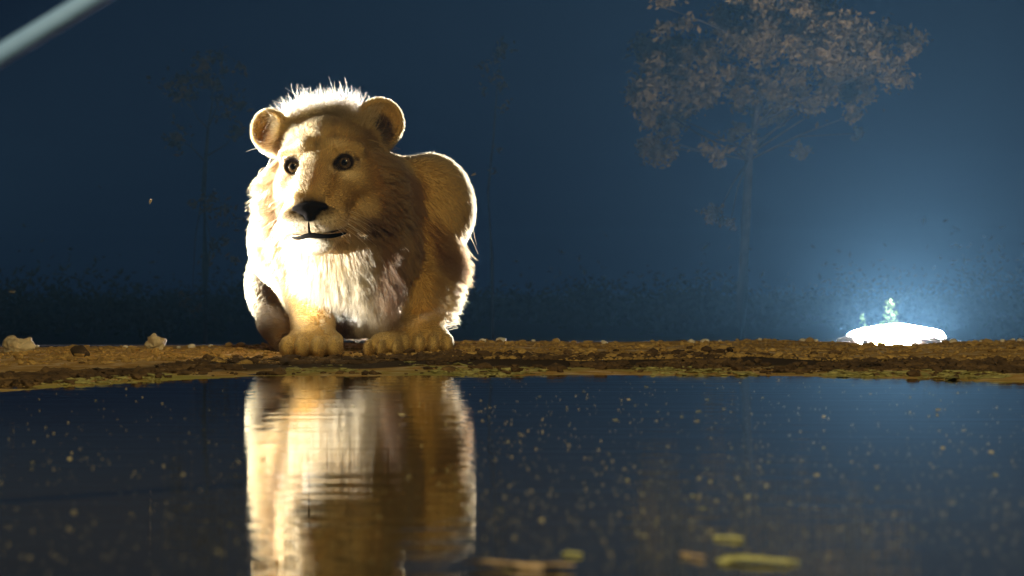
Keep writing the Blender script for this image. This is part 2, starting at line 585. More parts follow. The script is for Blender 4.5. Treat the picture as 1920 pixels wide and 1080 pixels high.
# ------------------------------------------------------------------ coat colour and region weights at any point on the skin
def region_weights(P):
    dmin = {}
    for pr in PR:
        if pr['op'] != '+': continue
        dd = prim_d(pr, P)
        r = pr['region']
        dmin[r] = np.minimum(dmin[r], dd) if r in dmin else dd
    m = np.min(np.stack(list(dmin.values())), 0)
    w = {r: np.exp(-np.clip((d_ - m) / 0.012, 0, 30)) for r, d_ in dmin.items()}
    tot = sum(w.values())
    return {r: x / tot for r, x in w.items()}


def seg_dist(p, a, b_):
    ba = b_ - a
    t = np.clip(((p - a) @ ba) / (ba @ ba), 0, 1)
    return np.sqrt(((p - a - t[:, None] * ba) ** 2).sum(-1))


def blob(h, c, r):
    return np.exp(-(((h - np.array(c)) / np.array(r)) ** 2).sum(-1))


def lerp(c, col, w):
    return c * (1 - w[:, None]) + np.array(col) * w[:, None]


def ear_inner(P):
    w = np.zeros(len(P))
    for c, M, rx, rz in EARS:
        q = (P - c) @ M
        rr = np.sqrt((q[:, 0] / rx) ** 2 + (q[:, 2] / rz) ** 2)
        inside = (rr < 0.86) & (q[:, 1] < 0.022) & (q[:, 1] > -0.03)
        w = np.maximum(w, inside * (1 - smooth01(0.40, 0.72, rr + .35 * q[:, 2] / rz)))
    return w


def coat(P, RW):
    h = to_head(P)
    n = fbm2(P[:, 0] * 22 + P[:, 1] * 9, P[:, 2] * 22 - P[:, 1] * 7, 21, 3)
    c = np.tile(np.array([0.405, 0.280, 0.120]), (len(P), 1)) * (1 + 0.10 * n)[:, None]
    isH = sum(RW.get(r, 0) for r in ('skull', 'face', 'muzzle', 'jaw', 'chin', 'nose', 'lid', 'ear', 'cheek'))
    c = lerp(c, (0.56, 0.40, 0.17), RW['paw'] * 0.9)
    c = lerp(c, (0.48, 0.30, 0.115), RW['leg'] * 0.8)
    c = lerp(c, (0.62, 0.50, 0.34), np.clip(RW['chest'] + RW['jaw'] * 0.6, 0, 1) * 0.6)
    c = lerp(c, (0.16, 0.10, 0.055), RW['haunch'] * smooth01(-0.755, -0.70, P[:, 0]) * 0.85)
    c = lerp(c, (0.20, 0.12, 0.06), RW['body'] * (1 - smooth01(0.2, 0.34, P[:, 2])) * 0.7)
    # face
    f = isH
    ax_ = np.abs(h[:, 0]); hm = np.stack([ax_, h[:, 1], h[:, 2]], -1)
    c = lerp(c, (0.62, 0.54, 0.41), f * np.clip(1.5 * blob(hm, (.034, -.120, -.160), (.042, .065, .022)), 0, 1))
    c = lerp(c, (0.46, 0.44, 0.38), f * np.clip(1.5 * blob(hm, (0, -.095, -.212), (.040, .05, .022)), 0, 1))
    c = lerp(c, (0.60, 0.48, 0.30), f * np.clip(1.2 * blob(hm, (.072, .0, -.036), (.03, .05, .014)), 0, 1) * 0.8)
    c = lerp(c, (0.58, 0.45, 0.27), f * np.clip(1.2 * blob(hm, (.052, .0, .046), (.022, .05, .014)), 0, 1) * 0.6)
    c = lerp(c, (0.40, 0.215, 0.085), f * blob(hm, (0, -.075, -.055), (.026, .07, .05)) * 0.7)
    streak = np.exp(-(h[:, 0] / .012) ** 2) * smooth01(.010, .045, h[:, 2]) * (1 - smooth01(.12, .15, h[:, 2]))
    c = lerp(c, (0.13, 0.085, 0.04), f * streak * (0.50 + 0.15 * np.sin(h[:, 2] * 160)) * (h[:, 1] < .12))
    fst = np.exp(-((ax_ - .04) / .01) ** 2) * smooth01(.05, .075, h[:, 2]) * (1 - smooth01(.10, .13, h[:, 2]))
    c = lerp(c, (0.24, 0.15, 0.065), f * fst * 0.5 * (h[:, 1] < .12))
    for s in (-1, 1):                                     # brown crease from the ear down to the cheek
        cd = seg_dist(h * [1, .2, 1], np.array((s * .115, .012, .075)), np.array((s * .165, .022, .015)))
        c = lerp(c, (0.20, 0.115, 0.05), f * np.exp(-(cd / .014) ** 2) * 0.85)
        c = lerp(c, (0.30, 0.16, 0.065), f * blob(h, (s * .150, .09, -.05), (.03, .09, .06)) * 0.7)
    # whisker rows
    for k in range(4):
        zz = -.128 - k * .011
        row = np.exp(-((h[:, 2] - zz - 0.12 * (ax_ - .035)) / .0022) ** 2) * (np.sin(ax_ * 520 + k * 1.7) > 0.2) * ((ax_ > .028) & (ax_ < .068))
        c = lerp(c, (0.10, 0.06, 0.03), f * row * 0.75 * (h[:, 1] < -.04))
    # eye rims and tear lines
    for s, ec in EYES.items():
        q = h - ec
        ca_, sa_ = math.cos(R(14)), s * math.sin(R(14))
        qx, qz = q[:, 0] * ca_ + q[:, 2] * sa_, -q[:, 0] * sa_ + q[:, 2] * ca_
        rr = np.sqrt((qx / 1.13) ** 2 + (np.where(qz < 0, qz * 1.08, qz) / 1.04) ** 2)
        c = lerp(c, (0.60, 0.47, 0.29), np.exp(-((rr - .0295) / .0035) ** 2) * (qz < 0) * f * (h[:, 1] < .04) * .9)
        c = lerp(c, (0.018, 0.012, 0.010), (1 - smooth01(.0208, .0262, rr)) * (h[:, 1] < .04) * f)
        td = seg_dist(h * [1, .3, 1], ec * [1, .3, 1] + (-s * .022, 0, -.010), ec * [1, .3, 1] + (-s * .036, 0, -.050))
        c = lerp(c, (0.035, 0.022, 0.014), (1 - smooth01(.004, .012, td)) * 0.9 * f * (h[:, 1] < .04))
        td = seg_dist(h * [1, .3, 1], ec * [1, .3, 1] + (s * .024, 0, .004), ec * [1, .3, 1] + (s * .034, 0, .006))
        c = lerp(c, (0.05, 0.03, 0.02), (1 - smooth01(.003, .007, td)) * 0.7 * f * (h[:, 1] < .06))
    md = np.min([seg_dist(h * [1, .35, 1], a * [1, .35, 1], b_ * [1, .35, 1]) for a, b_ in MOUTH], 0)
    c = lerp(c, (0.015, 0.011, 0.010), (1 - smooth01(.0095, .0150, md)) * (h[:, 1] < -.02))
    ph = seg_dist(h * [1, .35, 1], np.array((0, -.166 * .35, -.146)), np.array((0, -.15 * .35, -.180)))
    ph = np.where(h[:, 1] < -.08, ph, 1)
    c = lerp(c, (0.02, 0.014, 0.012), 1 - smooth01(.0045, .009, ph))
    nz = RW['nose'] * (h[:, 1] < -.128) * smooth01(-.158, -.150, h[:, 2])
    c = lerp(c, (0.010, 0.008, 0.008), np.clip(nz * 2.2, 0, 1))
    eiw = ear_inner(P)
    c = lerp(c, (0.20, 0.10, 0.035), eiw * (P[:, 0] < -.5) * .9)  # backlit orange glow painted into the left inner ear, the right one painted darker
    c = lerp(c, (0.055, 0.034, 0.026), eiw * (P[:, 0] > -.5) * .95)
    return np.clip(c, 0.004, 0.9)


def skin_bare(P, RW):
    """1 where no hair grows"""
    h = to_head(P)
    b_ = np.clip(RW['nose'] * 2.2, 0, 1) * (h[:, 1] < -.126)
    for s, ec in EYES.items():
        q = h - ec
        rr = np.sqrt((q[:, 0] / 1.22) ** 2 + q[:, 2] ** 2)
        b_ = np.maximum(b_, (rr < .022) & (h[:, 1] < .04))
    md = np.min([seg_dist(h * [1, .35, 1], a * [1, .35, 1], c_ * [1, .35, 1]) for a, c_ in MOUTH], 0)
    b_ = np.maximum(b_, (md < .0140) & (h[:, 1] < -.02))
    return b_


RWV = region_weights(BV)
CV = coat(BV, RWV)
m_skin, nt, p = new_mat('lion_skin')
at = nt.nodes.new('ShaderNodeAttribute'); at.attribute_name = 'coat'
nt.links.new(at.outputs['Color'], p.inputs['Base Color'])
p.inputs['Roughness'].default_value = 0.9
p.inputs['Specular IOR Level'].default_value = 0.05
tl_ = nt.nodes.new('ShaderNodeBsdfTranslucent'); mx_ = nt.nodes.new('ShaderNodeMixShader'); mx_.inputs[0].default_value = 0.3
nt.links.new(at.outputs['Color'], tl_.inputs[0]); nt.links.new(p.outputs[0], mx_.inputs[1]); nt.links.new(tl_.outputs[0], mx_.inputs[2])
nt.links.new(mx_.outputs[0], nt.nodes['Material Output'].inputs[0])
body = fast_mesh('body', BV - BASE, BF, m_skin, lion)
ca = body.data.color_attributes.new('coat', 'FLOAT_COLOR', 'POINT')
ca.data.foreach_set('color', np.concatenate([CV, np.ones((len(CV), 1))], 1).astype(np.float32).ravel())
NV = np.empty(len(BV) * 3, np.float32); body.data.vertices.foreach_get('normal', NV); NV = NV.reshape(-1, 3).astype(float)

# ------------------------------------------------------------------ fur
TRI = np.concatenate([BF[:, [0, 1, 2]], BF[:, [0, 2, 3]]])
ta = np.cross(BV[TRI[:, 1]] - BV[TRI[:, 0]], BV[TRI[:, 2]] - BV[TRI[:, 0]])
AREA = np.sqrt((ta ** 2).sum(-1)) / 2


def sample(n, wv):
    wt = AREA * wv[TRI].mean(1)
    t = rng.choice(len(TRI), n, p=wt / wt.sum())
    u, v = rng.random(n), rng.random(n)
    fl = u + v > 1
    u[fl], v[fl] = 1 - u[fl], 1 - v[fl]
    bw = np.stack([1 - u - v, u, v], -1)
    P = (BV[TRI[t]] * bw[..., None]).sum(1)
    N = (NV[TRI[t]] * bw[..., None]).sum(1)
    N /= np.linalg.norm(N, axis=1, keepdims=True) + 1e-9
    return P, N


def nrm(v):
    return v / (np.linalg.norm(v, axis=-1, keepdims=True) + 1e-9)


def hair_mat(name, rough, radial):
    m = bpy.data.materials.new(name); m.use_nodes = True
    nt = m.node_tree; nt.nodes.clear()
    at = nt.nodes.new('ShaderNodeAttribute'); at.attribute_name = 'hair_color'
    hb = nt.nodes.new('ShaderNodeBsdfHairPrincipled')
    hb.model = 'CHIANG'
    hb.parametrization = 'COLOR'
    hb.inputs['Roughness'].default_value = rough
    hb.inputs['Radial Roughness'].default_value = radial
    hb.inputs['Random Roughness'].default_value = 0.2
    out = nt.nodes.new('ShaderNodeOutputMaterial')
    nt.links.new(at.outputs['Color'], hb.inputs['Color'])
    nt.links.new(hb.outputs[0], out.inputs[0])
    return m


m_fur = hair_mat('short_fur', 0.45, 0.6)
m_mane = hair_mat('mane_hair', 0.38, 0.5)


def make_hair(name, pts, col, rad, mat, parent):
    """pts (n,K,3) world"""
    n, K = pts.shape[:2]
    hc = bpy.data.hair_curves.new(name)
    hc.add_curves([K] * n)
    hc.attributes['position'].data.foreach_set('vector', (pts - BASE).astype(np.float32).ravel())
    ra = hc.attributes.get('radius') or hc.attributes.new('radius', 'FLOAT', 'POINT')
    tt = np.linspace(0, 1, K)
    rr = rad[:, None] * (1 - 0.75 * tt ** 1.5)[None]
    ra.data.foreach_set('value', rr.astype(np.float32).ravel())
    c = hc.attributes.new('hair_color', 'FLOAT_COLOR', 'CURVE')
    c.data.foreach_set('color', np.concatenate([col, np.ones((n, 1))], 1).astype(np.float32).ravel())
    hc.materials.append(mat)
    o = bpy.data.objects.new(name, hc)
    COL.objects.link(o)
    o.parent = parent
    return o


def flow(P, N, RW):
    """direction the coat lies in"""
    h = to_head(P)
    isH = np.clip(sum(RW.get(r, 0) for r in ('skull', 'face', 'muzzle', 'jaw', 'chin', 'nose', 'lid', 'cheek')), 0, 1)
    dh = h - np.array((0, -.20, -.075))
    dh = nrm(dh) @ RH.T
    db = np.tile(np.array([0.0, 0.45, -0.75]), (len(P), 1))
    db[:, 0] += 0.25 * np.sign(P[:, 0] + 0.42)
    dr = dh * isH[:, None] + db * (1 - isH)[:, None]
    t = dr - (dr * N).sum(-1, keepdims=True) * N
    return nrm(t), isH


def strands(P, N, T, length, lift, gravity, K, frizz, clumps=0, pull=0.5, loose=0.10):
    n = len(P)
    tt = np.linspace(0, 1, K)[None, :, None]
    D0 = nrm(N * lift[:, None] + T * (1 - lift)[:, None] + rng.normal(0, 1, (n, 3)) * loose)
    G = np.array([0, 0, -1.0])
    Ln = length[:, None, None]
    pts = P[:, None] + Ln * (D0[:, None] * tt + G * gravity[:, None, None] * tt ** 2 * 0.6)
    if clumps:
        gi = rng.choice(n, clumps, replace=False)
        kd = KDTree(clumps)
        for i, g in enumerate(gi): kd.insert(P[g], i)
        kd.balance()
        near = np.array([gi[kd.find(p_)[1]] for p_ in P])
        gp = pts[near]
        pts = pts + (gp - pts) * (pull * tt ** 1.3)
    w = rng.normal(0, 1, (n, 1, 3)); ph = rng.uniform(0, 6.28, (n, 1, 1)); w2 = rng.normal(0, 1, (n, 1, 3))
    pts = pts + Ln * np.asarray(frizz) * tt * (w * np.sin(tt * 7 + ph) + 0.8 * w2)
    return pts


# short coat over everything but the bare skin
bare = skin_bare(BV, RWV)
hV = to_head(BV)
front = np.clip(0.35 + 0.9 * (NV[:, 1] < 0.35), 0.35, 1)
headw = sum(RWV.get(r, 0) for r in ('face', 'muzzle', 'jaw', 'chin', 'lid', 'skull', 'ear'))
dens = (1 - bare) * front * (1 + 3.2 * headw + 1.6 * RWV['paw'] + 0.8 * RWV['leg'])
dens *= 1 - 0.6 * ear_inner(BV)
P, N = sample(300000, dens)
RW = region_weights(P)
T, isH = flow(P, N, RW)
c = coat(P, RW)
ln = 0.015 - 0.008 * np.clip(RW['face'] + RW['muzzle'] + RW['nose'] + RW['lid'] + RW['chin'], 0, 1) - 0.0115 * RW['paw'] - 0.0095 * RW['ear'] - 0.003 * RW['leg']
ln = ln + 0.012 * RW['skull'] * smooth01(.03, .12, to_head(P)[:, 1])
ln *= 1 - 0.45 * blob(to_head(P), (0, -.13, -.10), (.06, .06, .05))
ln *= 1 - 0.45 * blob(to_head(P), (0, -.12, -.175), (.09, .08, .035))
ln *= rng.uniform(0.65, 1.25, len(P))
pts = strands(P, N, T, ln, 0.34 - 0.12 * isH + 0.30 * RW['ear'], np.zeros(len(P)), 3, 0.06)
col = np.clip(0.66 * c ** 1.35 * (1 + rng.normal(0, 0.13, (len(P), 1))), 0.003, 0.9)
make_hair('coat', pts, col, np.full(len(P), 0.00050) - 0.00012 * isH, m_fur, lion)

# mane: ruff round the cheeks, neck, chest, crest on the crown, fringe on the raised elbow
hx, hy, hz = hV[:, 0], hV[:, 1], hV[:, 2]
ruff = np.clip(RWV['cheek'] + 1.3 * RWV['jaw'] * smooth01(-.03, .02, hy) + RWV['skull'] * (hz < 0.03), 0, 1) * np.maximum(smooth01(.055, .11, hy), (hz < -.15) * smooth01(-.03, .02, hy))
neck = RWV['neck'] * smooth01(.05, .12, hy) * (1 - smooth01(-0.31, -0.24, BV[:, 0]))
chest = RWV['chest']
crown = RWV['skull'] * smooth01(.075, .12, hz) * smooth01(.08, .13, hy) * (np.abs(hx) < .17)
crown = np.maximum(crown, RWV['neck'] * smooth01(.05, .10, hz) * smooth01(.12, .2, hy) * (np.abs(hx) < .17))
fringe = np.clip(RWV['elbow'] + RWV['shoulder'] * (BV[:, 2] < CAM_H + 0.10), 0, 1) * (BV[:, 0] > -0.30) * (BV[:, 1] < 7.36) * smooth01(.1, .5, NV[:, 0])
wv = np.clip(ruff + neck + chest + 2.4 * crown + 0.8 * fringe, 0, 2.6) * (1 - bare) * (1 - np.clip(RWV['ear'] * 1.5, 0, 1))
wv *= np.clip(0.25 + (NV[:, 1] < 0.5), 0, 1)
P, N = sample(96000, wv)
RW = region_weights(P)
h = to_head(P)
wr = np.clip(RW['cheek'] + RW['jaw'] + RW['skull'] * (h[:, 2] < .03), 0, 1)
wcr = np.clip(RW['skull'] + RW['neck'], 0, 1) * smooth01(.075, .12, h[:, 2]) * (np.abs(h[:, 0]) < .17)
wf = np.clip(RW['elbow'] + RW['shoulder'], 0, 1) * (P[:, 0] > -0.30)
wc = np.clip(RW['chest'] + RW['neck'] * (h[:, 2] < .05), 0, 1)
side = np.sign(h[:, 0])
Dr = (RH @ np.array([[0.0], [0.55], [-0.55]])).T + side[:, None] * 0.75 * RH[:, 0][None] * smooth01(.03, .10, np.abs(h[:, 0]))[:, None]
Dc = np.array([0.0, -0.25, -1.0]) + 0.35 * np.stack([(P[:, 0] + 0.43) / .15, 0 * P[:, 0], 0 * P[:, 0]], -1)
Dk = np.array([0.05, 0.55, 0.85]) + 0.5 * np.stack([(P[:, 0] - W(630, 0, 7)[0]) / .12, 0 * P[:, 0], 0 * P[:, 0]], -1)
Df = np.array([0.75, -0.1, -0.9]) + 0 * P
tot = wr + wcr * 1.6 + wf + wc + 1e-6
T = nrm((Dr * wr[:, None] + Dk * (1.6 * wcr)[:, None] + Df * wf[:, None] + Dc * wc[:, None]) / tot[:, None])
ln = (wr * 0.085 + wcr * 1.6 * 0.082 + wf * 0.055 + wc * 0.088) / tot
ln *= np.clip(0.35 + 0.65 * np.maximum(smooth01(.05, .13, h[:, 1]), 1 - wr), 0, 1)
ln *= 1 - 0.45 * np.clip(wr, 0, 1) * smooth01(.06, .12, h[:, 0])
ln *= 1 - np.clip(wcr, 0, 1) * 0.75 * (1 - smooth01(.08, .15, h[:, 1]))
ln *= 1 - 0.5 * np.clip(wc, 0, 1) * smooth01(-0.34, -0.27, P[:, 0])
hem = np.exp(-((P[:, 0] + 0.385) / .055) ** 2)            # the bib hangs lowest in the middle, in uneven locks
ln *= 1 - (0.62 - 0.75 * hem) * np.clip(RW['chest'], 0, 1) * (1 - smooth01(0.17, 0.27, P[:, 2]))
ln *= 1 + 0.28 * np.clip(wc, 0, 1) * fbm2(P[:, 0] * 70, P[:, 0] * 11 + P[:, 2] * 9, 71, 3)
ln *= np.where(rng.random(len(P)) < np.clip(wcr, 0, 1), 0.15 + 1.0 * rng.random(len(P)) ** 1.2, rng.uniform(0.45, 1.2, len(P)))
lift = 0.25 + 0.15 * wr + 0.25 * wcr
grav = 0.35 * wr + 0.5 * wc + 0.2 * wf
pts = strands(P, N, T, ln, np.clip(lift, 0, 0.7), grav, 7, (0.05 + 0.09 * np.clip(wcr, 0, 1))[:, None, None], clumps=6500, pull=(0.68 - 0.68 * np.clip(wcr, 0, 1))[:, None, None], loose=(0.10 + 0.30 * np.clip(wcr, 0, 1))[:, None])
cn = fbm2(P[:, 0] * 26, P[:, 2] * 14 + P[:, 1] * 8, 33, 3)
c = np.tile(np.array([0.50, 0.335, 0.15]), (len(P), 1)) * (1 + 0.15 * cn)[:, None]
c = lerp(c, (0.60, 0.50, 0.34), np.clip(RW['chest'], 0, 1) * (1 - smooth01(-0.38, -0.28, P[:, 0])) * 0.85)
brown = np.clip(wc + wf + RW['jaw'] + .9 * wr, 0, 1) * smooth01(-0.43, -0.33, P[:, 0]) * smooth01(0.16, 0.25, P[:, 2])
c = lerp(c, (0.20, 0.105, 0.045), np.clip(brown * (0.9 + 0.5 * cn), 0, 0.97))
c = lerp(c, (0.42, 0.37, 0.30), np.clip(wcr, 0, 1) * 0.8)
edge = np.clip(wr, 0, 1) * (1 - smooth01(.09, .15, h[:, 1]))
c = lerp(c, (0.19, 0.105, 0.042), edge * (.8 + .5 * cn))
c = lerp(c, (0.33, 0.235, 0.105), np.clip(wcr, 0, 1) * (1 - smooth01(.11, .17, h[:, 1])))
fore = np.clip(wcr, 0, 1) * np.exp(-((h[:, 0] - .02) / .05) ** 2) * (1 - smooth01(.13, .21, h[:, 1]))
c = lerp(c, (0.15, 0.11, 0.05), fore * .9)
c = np.clip(0.52 * c ** 1.4 * (1 + rng.normal(0, 0.16, (len(P), 1))), 0.006, 0.9)
make_hair('mane', pts, c, 0.00062 - 0.00032 * np.clip(wcr, 0, 1), m_mane, lion)

# long hair growing across the inner edge of the ears
ep, ec_ = [], []
for (c_, M_, rx_, rz_), sd in zip(EARS, (1, -1)):
    for k in range(420):
        a_ = random.gauss(0, .55)
        q0 = np.array((sd * rx_ * .86 * math.cos(a_) + random.gauss(0, .004), -.016 + random.gauss(0, .004), rz_ * .8 * math.sin(a_) - .010))
        d_ = np.array((-sd * random.uniform(.5, 1.2), -.35 + random.gauss(0, .15), .25 + random.gauss(0, .35)))
        d_ = d_ / np.linalg.norm(d_) * random.uniform(.015, .048)
        ep.append([c_ + M_ @ (q0 + d_ * t + np.array((0, 0, -.010)) * t * t) for t in np.linspace(0, 1, 5)])
        ec_.append(np.array((.30, .205, .095)) * random.uniform(.7, 1.2))
make_hair('ear_hair', np.array(ep), np.array(ec_), np.full(len(ep), 0.00045), m_mane, lion)

# whiskers
wp, wc_ = [], []
for s in (-1, 1):
    for r_ in range(4):
        for k in range(4):
            a = np.array((s * (.045 + .009 * k), -.125 + .022 * k, -.128 - .011 * r_))
            dv = np.array((s * 1.0, -.15 + .25 * k, -.15 - .1 * r_)); dv = dv / np.linalg.norm(dv)
            Lw = random.uniform(.05, .11)
            wp.append([from_head(a + dv * Lw * t + np.array((0, .02, -.03)) * t * t) for t in np.linspace(0, 1, 6)])
            wc_.append((0.75, 0.72, 0.65))
wh = make_hair('whiskers', np.array(wp), np.array(wc_), np.full(len(wp), 0.00045), m_mane, lion)

# black lips
m_lip, nt, p = new_mat('black_lip'); p.inputs['Base Color'].default_value = (0.003, 0.0027, 0.0027, 1); p.inputs['Roughness'].default_value = 1.0; p.inputs['Specular IOR Level'].default_value = 0.02
lv, lf = [], []
LP = [(-.066, -.078, -.189), (-.046, -.119, -.1945), (-.022, -.142, -.1935), (.000, -.149, -.187), (.024, -.143, -.1945), (.048, -.119, -.1955), (.066, -.080, -.1915), (.074, -.056, -.188)]
lr = [.002, .0050, .0066, .0078, .0072, .0064, .0048, .002]
for i_, (q_, r_) in enumerate(zip(LP, lr)):
    a_ = Vector(LP[max(i_ - 1, 0)]); b_ = Vector(LP[min(i_ + 1, len(LP) - 1)])
    qt = (b_ - a_).to_track_quat('Z', 'X')
    for j_ in range(8):
        t_ = 2 * math.pi * j_ / 8
        lv.append(from_head(Vector(q_) + qt @ Vector((r_ * math.cos(t_), r_ * math.sin(t_), 0))) - BASE)
for i_ in range(len(LP) - 1):
    for j_ in range(8):
        lf.append((i_ * 8 + j_, i_ * 8 + (j_ + 1) % 8, (i_ + 1) * 8 + (j_ + 1) % 8, (i_ + 1) * 8 + j_))
lip = mesh_obj('lip', lv, lf, m_lip, lion)
lip.modifiers.new('round', 'SUBSURF').render_levels = 2

v, f = tube([Vector(from_head(q) - BASE) for q in ((.003, -.158, -.146), (.002, -.160, -.160), (.001, -.156, -.174), (.000, -.149, -.187))], [.0028, .0026, .003, .004], 8)
mesh_obj('philtrum', v, f, m_lip, lion)

# eyes
m_eye, nt, p = new_mat('eyeball'); p.inputs['Base Color'].default_value = (0.03, 0.02, 0.015, 1); p.inputs['Roughness'].default_value = 0.08
m_iris = noise_color_mat('iris', [(0.3, (0.035, 0.021, 0.010)), (0.7, (0.085, 0.056, 0.028))], 260, 0.12, spec=0.6)
m_iris.node_tree.nodes['Principled BSDF'].inputs['Coat Weight'].default_value = 1.0
m_iris.node_tree.nodes['Principled BSDF'].inputs['Coat Roughness'].default_value = 0.03
m_pupil, nt, p = new_mat('pupil'); p.inputs['Base Color'].default_value = (0.004, 0.004, 0.004, 1); p.inputs['Roughness'].default_value = 0.04


def cap(r, a0, a1, rings=8, seg=28):
    """spherical cap round -Y from polar angle a0 to a1"""
    vs_, fs = [], []
    for i in range(rings + 1):
        a = a0 + (a1 - a0) * i / rings
        for j in range(seg):
            t = 2 * math.pi * j / seg
            vs_.append((r * math.sin(a) * math.cos(t), -r * math.cos(a), r * math.sin(a) * math.sin(t)))
    for i in range(rings):
        for j in range(seg):
            q = (i * seg + j, i * seg + (j + 1) % seg, (i + 1) * seg + (j + 1) % seg, (i + 1) * seg + j)
            fs.append(q[::-1])
    return vs_, fs


for s, ec in EYES.items():
    c = from_head(ec + np.array((-s * .0005, .0035, -.0005)))
    er = 0.0205
    v, f = cap(er, 0.001, math.pi - 0.001, 20, 28)
    e = mesh_obj('eye', v, f, m_eye, lion, c - BASE)
    look = Vector((-0.16, -1, -0.02)).normalized()
    e.rotation_euler = look.to_track_quat('-Y', 'Z').to_euler()
    v, f = cap(er + .0005, math.asin(.0074 / er), math.asin(.0158 / er), 4, 28)
    mesh_obj('iris', v, f, m_iris, e)
    v, f = cap(er + .0007, 0.001, math.asin(.0078 / er), 4, 28)
    mesh_obj('pupil', v, f, m_pupil, e)

# ------------------------------------------------------------------ floodlight burning on the crest
LC = W(1680, 633, 17.0)
flood = empty('floodlight', (LC[0], LC[1] + 0.04, float(ground_z(LC[0:1], LC[1:2] + 0.04)[0])))
tag(flood, 'dazzling white floodlight lying on the crest of the bank', 'floodlight')
FB = np.array(flood.location)
m_lens = bpy.data.materials.new('lamp_glass'); m_lens.use_nodes = True
nt = m_lens.node_tree; nt.nodes.clear()
em = nt.nodes.new('ShaderNodeEmission'); em.inputs['Color'].default_value = (0.95, 0.92, 1.0, 1); em.inputs['Strength'].default_value = 15000
om = nt.nodes.new('ShaderNodeOutputMaterial'); nt.links.new(em.outputs[0], om.inputs[0])
m_black = noise_color_mat('black_housing', [(0.3, (0.012, 0.012, 0.013)), (0.7, (0.03, 0.03, 0.032))], 40, 0.5)


def half_ellipsoid(rx, ry, rz, front=True, seg=32, rings=8):
    v, f = [], []
    sgn = -1 if front else 1
    for i in range(rings + 1):
        a = math.pi / 2 * i / rings
        for j in range(seg):
            t = 2 * math.pi * j / seg
            zz = rz * math.sin(t) * math.sin(a)
            if zz < 0: zz *= 1.15
            v.append((rx * math.cos(t) * math.sin(a), sgn * ry * math.cos(a), zz))
    for i in range(rings):
        for j in range(seg):
            q = (i * seg + j, i * seg + (j + 1) % seg, (i + 1) * seg + (j + 1) % seg, (i + 1) * seg + j)
            f.append(q if not front else q[::-1])
    return v, f


for dx_, rx_, rz_ in ((0.015, .17, .082), (-.20, .115, .046), (.215, .10, .048)):  # the two side lenses are added to give the glare a wide, uneven outline
    v, f = half_ellipsoid(rx_, .10 if rx_ > .12 else .07, rz_)
    mesh_obj('lens', v, f, m_lens, flood, LC + (dx_, 0, .006) - FB)
v, f = half_ellipsoid(.32, .14, .083, front=False)
mesh_obj('housing', v, f, m_black, flood, LC + (0, .003, 0) - FB)
for s in (-1, 1):
    v = [(s * .08 + x, y, z) for x in (-.012, .012) for y in (.02, .06) for z in (-.14, -.055)]
    mesh_obj('foot', v, [(0, 1, 3, 2), (4, 6, 7, 5), (0, 4, 5, 1), (2, 3, 7, 6), (0, 2, 6, 4), (1, 5, 7, 3)], m_black, flood, LC - FB, smooth=False)

# ------------------------------------------------------------------ stones and clods


def rock_mesh(name, seed, r, mat, sub=3, rough=0.25):
    bm = bmesh.new()
    bmesh.ops.create_icosphere(bm, subdivisions=sub, radius=1)
    off = Vector((seed * 3.1, seed * 1.7, seed * .9))
    for v_ in bm.verts:
        n_ = noise.noise(v_.co * 1.1 + off) * rough * 1.6 + noise.noise(v_.co * 3.2 + off) * rough * .6 + noise.noise(v_.co * 8 + off) * rough * .2
        v_.co *= 1 + n_
        v_.co = Vector((v_.co.x * r[0], v_.co.y * r[1], v_.co.z * r[2]))
    me = bpy.data.meshes.new(name); bm.to_mesh(me); bm.free()
    me.polygons.foreach_set('use_smooth', [True] * len(me.polygons))
    me.materials.append(mat)
    return me


m_pale = noise_color_mat('pale_stone', [(0.3, (0.34, 0.27, 0.17)), (0.7, (0.60, 0.52, 0.38))], 30, 0.9, 0.5, 120)


def put(name, me, px, D, sink, label, cat, group=None, rz=0.0):
    x = (px - 960) / F * D
    o = bpy.data.objects.new(name, me); COL.objects.link(o)
    o.location = (x, D, float(ground_z(np.array([x]), np.array([D]))[0]) + sink)
    o.rotation_euler = (0, 0, rz)
    return tag(o, label, cat, group)


put('stone', rock_mesh('stone', 2, (.036, .034, .031), m_pale, 4, .42), 34, 7.6, .012, 'pale rounded stone at the far left end of the bank', 'stone')
put('stone', rock_mesh('stone', 5, (.030, .030, .025), m_pale, 4, .45), 290, 7.9, .018, 'pale knobbly stone standing alone between the left end and the lion', 'stone')
lamp_st = [rock_mesh('glare_stone', 50 + k, (.050, .040, .030), m_pale, 3, .3) for k in range(3)]  # stones added to blow out in the glare and roughen the lamp's outline
for i, (px, D_, sz) in enumerate([(1588, 16.9, 1.0), (1604, 16.8, .8), (1626, 16.7, .9), (1730, 16.7, 1.1), (1750, 16.8, .9), (1766, 17.0, .8), (1640, 17.3, 1.2), (1716, 17.3, 1.1)]):
    o = put('glare_stone', lamp_st[i % 3], px, D_, .012, 'added pale stone catching the glare right beside the floodlight', 'stone', 'stones added round the floodlight', rz=i * .9)
    o.scale = (sz * 1.3, sz, sz)
m_white = noise_color_mat('white_pebble', [(0.3, (0.45, 0.41, 0.35)), (0.7, (0.75, 0.72, 0.66))], 40, 0.85, 0.3, 160)
peb = [rock_mesh('pebble', 10 + k, (.012, .011, .0085), m_white, 2, .3) for k in range(4)]
